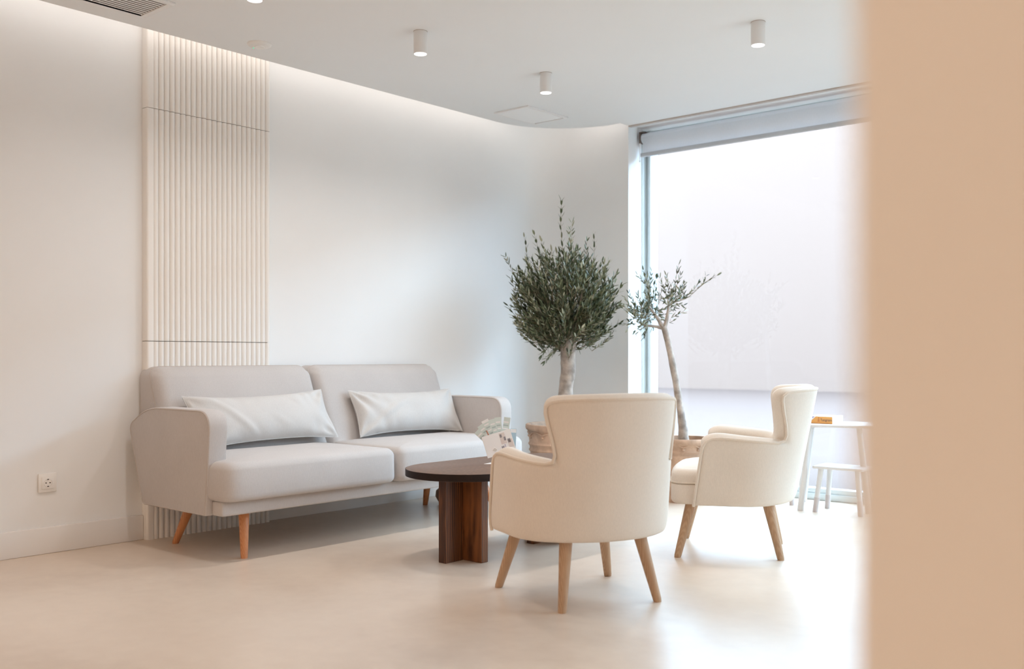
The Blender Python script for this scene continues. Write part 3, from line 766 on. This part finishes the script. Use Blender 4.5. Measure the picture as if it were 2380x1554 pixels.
for i, (a, L) in enumerate(((-47, 0.172), (-37, 0.182), (-27, 0.192), (-17, 0.182), (-7, 0.186), (8, 0.186))):
    pr = [('stripe', (-0.016, 0.010, L-0.028-k*0.016, L-0.021-k*0.016, M['palegreendark'] if k % 2 else M['paper'])) for k in range(5)]
    if i == 2: pr.append(('tip', (-0.018, 0.018, L-0.014, L-0.001, M['paper'])))
    card('leaflet', lab[i], 'fan of leaflets in the brochure stand', 0.012, 0.035, math.radians(a), 0.032, L, 0.012+0.0025*i, math.radians(6), M['palegreen'], pr)
# front booklet with photographs, tilted
bk = [('photo', (0.012, 0.040, 0.045, 0.100, M['skinprint'])), ('photo', (0.014, 0.024, 0.078, 0.094, M['greyprint'])), ('photo', (0.030, 0.040, 0.060, 0.078, M['greyprint'])),
      ('photo', (0.044, 0.068, 0.020, 0.060, M['skinprint'])), ('photo', (0.046, 0.060, 0.044, 0.064, M['greyprint'])), ('photo', (0.008, 0.022, 0.022, 0.036, M['greyprint'])),
      ('photo', (0.026, 0.029, 0.010, 0.042, M['violetink']))]
card('booklet', 'white picture booklet tilted across the front of the brochure stand', None, 0.012, 0.042, math.radians(-17), 0.145, 0.108, -0.010, math.radians(10), M['paper'], bk, 'booklet')
card('flyer', 'small pale blue flyer behind the white picture booklet', None, 0.062, 0.045, math.radians(3), 0.030, 0.118, 0.030, math.radians(6), M['paleblue'], [('band', (-0.014, 0.014, 0.098, 0.116, M['paper']))], 'flyer')
fl = prism([tuple((Vector((-3.245, 3.62, 0))+RGT*a+FWD*b)[:2]) for a, b in ((-0.075, -0.065), (0.10, -0.085), (0.13, 0.02), (-0.02, 0.035))], TZ, TZ+0.0015)
solo('paper_sheet', fl, M['paper'], 'white sheet of paper lying flat under the brochure stand', 'paper', smooth=False)
bs.location.z += 0.0015
for o in list(bpy.data.objects):
    if o.name.split('.')[0] in ('leaflet', 'booklet', 'flyer'): o.location.z += 0.0015

# ================================================================ BASKET AND CABLE BEHIND THE TABLE
gb = lathe([(0.10, 0.0), (0.15, 0.012), (0.172, 0.05), (0.168, 0.085), (0.14, 0.112), (0.09, 0.118), (0.0, 0.119)], 40, -4.411, 4.564)
solo('floor_cushion', gb, M['basket'], 'low round brown pouf on the floor behind the nearest coffee table leg', 'pouf', angle=60)
cbl = tube([(XA+0.02, 4.95, 0.30), (XA+0.07, 4.93, 0.29), (XA+0.12, 4.90, 0.18), (-4.50, 4.86, 0.06), (-4.42, 4.80, 0.008), (-4.25, 4.86, 0.006), (-4.20, 5.0, 0.006)], 0.006, 8)
cbl2 = tube([(-4.23, 4.505, 0.207), (-4.20, 4.52, 0.17), (-4.185, 4.545, 0.12), (-4.165, 4.57, 0.06), (-4.15, 4.60, 0.006), (-4.10, 4.66, 0.006)], 0.006, 8)
solo('power_cable', cbl2, M['plastic'], 'white cable hanging beside the far sofa leg', 'cable')

# ================================================================ OLIVE TREES
def pot(t, cx, cy, H, R0, swz, bands):
    rb = R0*0.74
    def rr(z): return rb + (R0*0.93-rb)*(z/(H-0.04))**0.8
    pr = [(rb*0.85, 0.0), (rb+0.006, 0.0), (rb+0.008, 0.03), (rr(0.035), 0.04)]
    zs = [0.04+(H-0.09)*k/30 for k in range(31)]
    for z in zs:
        e = 0
        for b in bands: e = max(e, 0.010*max(0, 1-abs(z-b)/0.011))
        pr.append((rr(z)+e, z))
    pr += [(R0*0.95, H-0.042), (R0*0.985, H-0.035), (R0, H-0.022), (R0*0.99, H-0.004), (R0*0.965, H), (R0*0.90, H-0.003), (R0*0.88, H-0.03), (R0*0.87, H-0.06)]
    p = obj('pot', lathe(pr, 64, cx, cy)[0:2], M['terracotta'], t, world=True, angle=50)
    # raised swags (garlands)
    gs = []
    n = 12
    for k in range(n):
        path = []
        for i in range(9):
            q = i/8; a = 2*PI*(k+q)/n; z = swz - 0.020*math.sin(PI*q)*(-1); r = rr(z)+0.003
            path.append((cx+r*math.cos(a), cy+r*math.sin(a), z))
        gs.append(tube(path, 0.005, 6))
        a = 2*PI*k/n; r = rr(swz-0.02)+0.002
        gs.append(xf(lathe([(0.0, -0.012), (0.009, -0.006), (0.010, 0.004), (0.0, 0.012)], 8), Matrix.Translation((cx+r*math.cos(a), cy+r*math.sin(a), swz-0.012))))
    obj('swag_relief', J(*gs), M['terracotta'], p)
    sv = lathe([(R0*0.875, H-0.045), (R0*0.5, H-0.036), (0.03, H-0.03), (0.0, H-0.03)], 40, cx, cy)
    obj('soil', sv, M['soil'], t, world=True)
def leafgeo(V, F, p, d, up, L, W):
    d = d.normalized(); s = d.cross(up)
    if s.length < 1e-3: s = d.cross(Vector((1, 0, 0)))
    s.normalize(); n = s.cross(d); b = len(V)
    V += [p, p+d*L*0.35+s*W*0.5+n*L*0.02, p+d*L*0.35-s*W*0.5+n*L*0.02, p+d*L*0.35-n*L*0.015, p+d*L*0.72+s*W*0.40, p+d*L*0.72-s*W*0.40, p+d*L*0.72-n*L*0.02, p+d*L]
    F += [(b, b+1, b+3), (b, b+3, b+2), (b+1, b+4, b+6, b+3), (b+3, b+6, b+5, b+2), (b+4, b+7, b+6), (b+6, b+7, b+5)]
def shoot(LV, LF, TW, base, d, L, rnd, droop=0.0, n=None, leafL=0.050, dens=0.019, bare=0.15):
    d = d.normalized(); pts = [base.copy()]; p = base.copy(); k = 7
    for i in range(k):
        d = (d + Vector((rnd.uniform(-1, 1), rnd.uniform(-1, 1), rnd.uniform(-0.6, 0.9)))*0.09 + Vector((0, 0, droop))).normalized()
        p = p + d*L/k; pts.append(p.copy())
    TW.append(tube(pts, [0.0022*(1-0.6*i/k) for i in range(k+1)], 4, caps=False))
    m = int(L/dens); ph = rnd.uniform(0, PI)
    for i in range(int(m*bare), m+1):
        q = i/m*k; j = min(k-1, int(q)); c = pts[j].lerp(pts[j+1], q-j); t = (pts[j+1]-pts[j]).normalized()
        u, w_ = frame_of(t); a = ph + i*PI/2
        for sg in (0, PI):
            if rnd.random() < 0.1: continue
            s = u*math.cos(a+sg)+w_*math.sin(a+sg)
            sp = rnd.uniform(0.25, 0.75)
            dd = t*(1-sp*0.35)+s*sp; dd = dd + Vector((0, 0, rnd.uniform(-0.1, 0.15)))
            leafgeo(LV, LF, c, dd, s if rnd.random() < 0.5 else t, leafL*rnd.uniform(0.65, 1.15), leafL*rnd.uniform(0.17, 0.26))
    return pts
def trunk_tube(path, rads, seed, n=16):
    # smooth path by Catmull-Rom then add bark unevenness
    P = [Vector(p) for p in path]; Q, RD = [], []
    for i in range(len(P)-1):
        a, b, c, d = P[max(0, i-1)], P[i], P[i+1], P[min(len(P)-1, i+2)]
        for k in range(8):
            t = k/8; Q.append(0.5*((2*b)+(c-a)*t+(2*a-5*b+4*c-d)*t*t+(3*b-a-3*c+d)*t**3)); RD.append(rads[i]+(rads[i+1]-rads[i])*t)
    Q.append(P[-1]); RD.append(rads[-1])
    v, f = tube(Q, RD, n)
    out = []
    for i, p in enumerate(v):
        c = Q[i//n]; d = Vector(p)-c; out.append(tuple(c + d*(1+0.16*noise.noise(Vector(p)*9+Vector((seed, 0, 0)))+0.07*noise.noise(Vector(p)*32))))
    return out, f

def W(px, py, d):        # a point seen at photo pixel (px,py) at depth d
    return Vector(((0, 0, HC))) + FWD*d + RGT*((px-1190)/2307*d) + Vector((0, 0, (828-py)/2307*d))

# large tree
D1 = 6.6
B1 = W(1317, 900, D1); tx, ty = B1.x, B1.y
t1 = thing('potted_olive_tree', 'large bushy potted olive tree with a thick pale trunk in the corner', 'olive tree', (tx, ty, 0), 0, 'potted olive trees by the window')
pot(t1, tx, ty, 0.495, 0.275, 0.425, [0.365, 0.325, 0.12])
obj('trunk', trunk_tube([(tx-0.01, ty, 0.45), W(1316, 960, D1), W(1315, 910, D1), W(1320, 860, D1), W(1320, 800, D1), W(1316, 765, D1)], [0.066, 0.056, 0.050, 0.049, 0.052, 0.030], 1), M['bark'], t1, world=True, angle=80)
rnd = random.Random(11)
top1 = W(1318, 785, D1)
CR = W(1312, 700, D1)
limbs = []
for i in range(9):
    a = 2*PI*i/9+0.3; r = rnd.uniform(0.15, 0.24)
    e = Vector((CR.x+r*math.cos(a), CR.y+r*math.sin(a), 1.22+rnd.uniform(-0.04, 0.16)))
    mid = top1.lerp(e, 0.5) + Vector((0.03*math.cos(a), 0.03*math.sin(a), -0.03))
    limbs.append((e, mid))
    obj('branch', trunk_tube([top1-Vector((0, 0, 0.03)), mid, e], [0.017, 0.010, 0.004], i, 8), M['bark'], t1, world=True, angle=80)
LV, LF, TW = [], [], []
for i in range(440):
    rho = math.sqrt(rnd.random()); a = rnd.uniform(0, 2*PI); r = 0.36*rho
    zlo = 1.03+0.10*rho**3; zhi = 1.66-0.20*rho**2.5
    z = zlo+(zhi-zlo)*rnd.random()**0.8
    tip = Vector((CR.x+r*math.cos(a), CR.y+r*math.sin(a), z))
    lowf = max(0, 1-(z-1.02)/0.3)
    rad = Vector((math.cos(a), math.sin(a), 0))
    d = rad*(0.25+0.75*rho*0.8+lowf*0.6) + Vector((0, 0, 1.05-0.85*lowf*rho-0.15*lowf))
    L = rnd.uniform(0.13, 0.24); d.normalize()
    shoot(LV, LF, TW, tip-d*L*0.95, d, L, rnd, 0.03)
for i in range(190):
    rho = rnd.uniform(0.55, 1.0); a = rnd.uniform(0, 2*PI); r = 0.375*rho
    z = rnd.uniform(1.04, 1.34); rad = Vector((math.cos(a), math.sin(a), 0))
    tip = Vector((CR.x+r*math.cos(a), CR.y+r*math.sin(a), z + 0.10*(rho-0.7)))
    d = (rad*rnd.uniform(0.7, 1.1) + Vector((0, 0, rnd.uniform(0.1, 0.8)))).normalized(); L = rnd.uniform(0.12, 0.2)
    shoot(LV, LF, TW, tip-d*L*0.95, d, L, rnd, 0.05)
# tall sprigs rising above the crown
for px, py, bx, by in ((1293, 470, 1318, 640), (1312, 520, 1322, 640), (1330, 535, 1330, 650), (1222, 552, 1232, 660), (1247, 545, 1262, 650), (1262, 560, 1278, 650), (1388, 548, 1378, 650), (1368, 562, 1366, 650),
                       (1196, 592, 1220, 700), (1408, 615, 1400, 700), (1188, 650, 1215, 720), (1180, 712, 1215, 760), (1440, 660, 1410, 720), (1297, 590, 1300, 660), (1345, 570, 1342, 650), (1443, 755, 1400, 775)):
    dd = D1+rnd.uniform(-0.12, 0.12)
    A, B = W(bx, by, dd), W(px, py, dd); shoot(LV, LF, TW, A, B-A, (B-A).length, rnd, 0.0, dens=0.026)
for px, py, bx, by in ((1268, 832, 1300, 800), (1280, 822, 1305, 795), (1372, 800, 1335, 792), (1345, 808, 1328, 798), (1258, 815, 1290, 790)):
    dd = D1+rnd.uniform(-0.15, 0.05); A, B = W(bx, by, dd), W(px, py, dd); shoot(LV, LF, TW, A, B-A, (B-A).length*1.1, rnd, -0.05, dens=0.02)
fo = obj('foliage', ([tuple(p) for p in LV], LF), M['leaf'], t1, world=True, smooth=False); fo['kind'] = 'stuff'
tw = obj('twigs', J(*TW), M['twig'], t1, world=True); tw['kind'] = 'stuff'

# slender tree
D2 = 6.5
Bp = W(1590, 1000, D2)
t2 = thing('potted_olive_tree', 'slender leaning potted olive tree with sparse crown against the window', 'olive tree', (Bp.x, Bp.y, 0), 0, 'potted olive trees by the window')
Hp = 0.94-189/2307*D2+0.004
pot(t2, Bp.x, Bp.y, Hp, 0.205, Hp-0.055, [Hp-0.085, Hp-0.12, 0.10])
obj('trunk', trunk_tube([(W(1589, 1022, D2)), W(1586, 985, D2), W(1578, 930, D2), W(1570, 880, D2), W(1558, 820, D2), W(1548, 775, D2), W(1542, 758, D2)], [0.036, 0.027, 0.024, 0.0215, 0.0205, 0.021, 0.020], 4), M['bark'], t2, world=True, angle=80)
rnd = random.Random(23)
fork = W(1543, 762, D2)
def limb(path, rads, seed, shoots):
    b = obj('branch', trunk_tube([W(x, y, D2+dz) for x, y, dz in path], rads, seed, 8), M['bark'], t2, world=True, angle=80)
    V_, F_, T_ = [], [], []
    for (ax_, ay_, bx_, by_, dz, dn) in shoots:
        A, B = W(ax_, ay_, D2+dz), W(bx_, by_, D2+dz+rnd.uniform(-0.06, 0.06))
        shoot(V_, F_, T_, A, B-A, (B-A).length, rnd, 0.0, leafL=0.042, dens=dn, bare=0.1)
    l = obj('leaves', ([tuple(p) for p in V_], F_), M['leaf'], b, smooth=False); l['kind'] = 'stuff'
    q = obj('twigs', J(*T_), M['twig'], b); q['kind'] = 'stuff'
def clump(cx, cy, rx, ry, n, dn=0.02):
    out = []
    for _ in range(n):
        a = rnd.uniform(0, 2*PI); r = math.sqrt(rnd.random()); x, y = cx+rx*r*math.cos(a), cy+ry*r*math.sin(a)
        L = rnd.uniform(16, 34); an = rnd.uniform(-PI, 0) if rnd.random() < 0.75 else rnd.uniform(0, PI)
        out.append((x, y, x+L*math.cos(an), y+L*math.sin(an), rnd.uniform(-0.16, 0.16), dn))
    return out
limb([(1543, 764, 0), (1549, 745, 0), (1553, 722, 0), (1556, 700, 0.03)], [0.018, 0.013, 0.009, 0.005], 2,
     clump(1556, 702, 26, 24, 16) + [(1560, 700, 1566, 660, 0, .02), (1562, 690, 1578, 616, 0.02, .028), (1566, 680, 1580, 640, 0, .026), (1575, 690, 1590, 662, 0, .02), (1570, 705, 1590, 712, 0, .02), (1560, 738, 1592, 728, 0, .022), (1556, 750, 1572, 742, 0, .022), (1558, 690, 1545, 640, 0, .02), (1550, 690, 1536, 648, 0, .022)])
limb([(1556, 705, 0.03), (1580, 698, 0.03), (1600, 690, 0.03), (1625, 668, 0.03), (1663, 638, 0.03)], [0.006, 0.0045, 0.003, 0.0022, 0.0015], 3,
     [(1588, 695, 1628, 665, 0.03, .022), (1620, 670, 1663, 637, 0.03, .026), (1632, 662, 1640, 642, 0.03, .016), (1588, 695, 1592, 662, 0.03, .024), (1575, 700, 1596, 690, 0.03, .02)])
limb([(1541, 762, 0), (1530, 742, 0), (1518, 725, 0), (1508, 712, 0.02)], [0.016, 0.012, 0.008, 0.005], 5,
     clump(1512, 722, 32, 24, 26) + [(1515, 715, 1506, 640, 0, .022), (1510, 690, 1492, 630, 0, .022), (1515, 700, 1522, 645, 0, .024), (1520, 700, 1532, 650, 0, .022), (1512, 680, 1516, 632, 0.03, .024), (1500, 660, 1486, 640, 0, .022), (1525, 700, 1548, 665, 0, .024)])
limb([(1541, 762, 0), (1520, 758, 0), (1498, 755, 0), (1478, 745, 0)], [0.014, 0.009, 0.006, 0.003], 6,
     clump(1486, 738, 26, 24, 24) + [(1478, 735, 1450, 690, 0, .022), (1480, 725, 1462, 680, 0, .02), (1490, 712, 1482, 690, 0, .02), (1475, 740, 1447, 718, 0, .024), (1478, 752, 1446, 754, 0, .024), (1500, 756, 1478, 778, 0, .022), (1505, 758, 1498, 782, 0, .022), (1470, 745, 1460, 765, 0, .024)])

# ================================================================ TOY TABLE, STOOLS, BOX
ktx0, ktx1, kty0, kty1, ktz = -2.645, -2.215, 5.742, 6.15, 0.524
ROT = math.radians(22); KR = Matrix.Translation((ktx0, kty0, 0)) @ Matrix.Rotation(ROT, 4, 'Z')
kw, kd = 0.40, 0.385; kc = KR @ Vector((kw/2, kd/2, 0))
kt = thing('childrens_table', 'small white childrens table with splayed legs by the window', 'table', tuple(kc))
obj('tabletop', xf(bevel(prism(round_poly([(0, 0), (kw, 0), (kw, kd), (0, kd)], 0.012, 4), ktz-0.016, ktz), 0.002, 1, 0.9), KR), M['backlitwhite'], kt, world=True)
def sqleg(top, foot, r0, r1, parent, dip=0.0):
    T, B = Vector(top), Vector(foot)
    def g(a, b, ra, rb, flat):
        v, f = tube([a, b], [ra, rb], 14)
        if flat: v = [(x, y, 0.0) if i >= 14 else (x, y, z) for i, (x, y, z) in enumerate(v)]
        return v, f
    l = obj('leg', g(T, B, r0, r1, True), M['backlitwhite'], parent, world=True)
    if dip:
        q = B.lerp(T, dip); obj('dipped_end', g(q, B, (r1+(r0-r1)*dip)+0.0012, r1+0.0012, True), M['dipped'], l, label='greyish dipped leg end')
for (x, y, sx, sy_) in ((0.03, 0.03, -1, -1), (kw-0.085, 0.03, 1, -1), (kw-0.085, kd-0.03, 1, 1), (0.03, kd-0.03, -1, 1)):
    sqleg(tuple(KR @ Vector((x, y, ktz-0.014))), tuple(KR @ Vector((x+sx*0.055, y+sy_*0.04, 0))), 0.0165, 0.0195, kt)
def stool(label, cx, cy, rz):
    t = thing('childrens_stool', label, 'stool', (cx, cy, 0), 0, 'small white stools at the childrens table')
    Rz = Matrix.Translation((cx, cy, 0)) @ Matrix.Rotation(rz, 4, 'Z')
    obj('seat', xf(bevel(prism(round_poly([(-0.155, -0.11), (0.155, -0.11), (0.155, 0.11), (-0.155, 0.11)], 0.02, 4), 0.264, 0.279), 0.002, 1, 0.9), Rz), M['backlitwhite'], t, world=True)
    for sx in (-1, 1):
        for s_ in (-1, 1):
            sqleg(tuple(Rz @ Vector((sx*0.112, s_*0.068, 0.266))), tuple(Rz @ Vector((sx*0.140, s_*0.092, 0))), 0.0165, 0.0150, t, 0.33)
stool('small white stool with grey dipped legs, under the front of the childrens table', -2.435, 5.825, math.radians(1))
stool('small white stool mostly hidden behind the side-on armchair', -2.945, 5.985, math.radians(2))

bx = thing('puzzle_box', 'flat orange and cream puzzle game box on the childrens table', 'box', (-2.60, 5.96, ktz))
a0, a1, b0, b1, c0, c1_ = -2.688, -2.530, 5.885, 6.045, ktz, ktz+0.046
obj('lid', rbox(a0, a1, b0, b1, c0, c1_, 0.0025, 2), M['creamcard'], bx, world=True)
obj('front_label', rbox(a0+0.0005, a1-0.001, b0-0.0012, b0+0.0008, c0+0.0008, c1_-0.001, 0.0008, 1), M['orangecard'], bx, world=True, label='orange printed front')
obj('emblem', J(([(a0+0.012, b0-0.0016, c1_-0.001), (a0+0.052, b0-0.0016, c1_-0.001), (a0+0.028, b0-0.0016, c1_-0.023)], [(0, 1, 2)])), M['paper'], bx, world=True, smooth=False, label='white pointed emblem')
obj('emblem_line', J(([(a0+0.023, b0-0.0020, c1_-0.002), (a0+0.043, b0-0.0020, c1_-0.002), (a0+0.028, b0-0.0020, c1_-0.016)], [(0, 1, 2)])), M['violetink'], bx, world=True, smooth=False)
obj('tower_shape', J(([(a0+0.062, b0-0.0016, c0+0.012), (a0+0.076, b0-0.0016, c0+0.012), (a0+0.0705, b0-0.0016, c1_-0.004), (a0+0.0675, b0-0.0016, c1_-0.004)], [(0, 1, 2, 3)])), M['orangedark'], bx, world=True, smooth=False)
obj('side_print', J(box(a1+0.0001, a1+0.0006, b0+0.03, b0+0.10, c0+0.006, c0+0.018)), M['yellowprint'], bx, world=True, smooth=False)
obj('side_print', J(box(a1+0.0001, a1+0.0006, b0+0.125, b0+0.15, c0+0.012, c1_-0.008)), M['alu'], bx, world=True, smooth=False)
tc = bpy.data.curves.new('lettering_curve', 'FONT'); tc.body = 'Tangram'; tc.size = 0.021; tc.extrude = 0.0002; tc.materials.append(M['ink'])
_tmp = bpy.data.objects.new('lettering_tmp', tc); COL.objects.link(_tmp); bpy.context.view_layer.update()
tm = bpy.data.meshes.new_from_object(_tmp.evaluated_get(bpy.context.evaluated_depsgraph_get())); bpy.data.objects.remove(_tmp)
to = bpy.data.objects.new('lettering', tm); COL.objects.link(to); to.parent = bx
to.location = Vector((a0+0.080, b0-0.0018, c0+0.017)) - bx.location; to.rotation_euler = (PI/2, 0, 0)
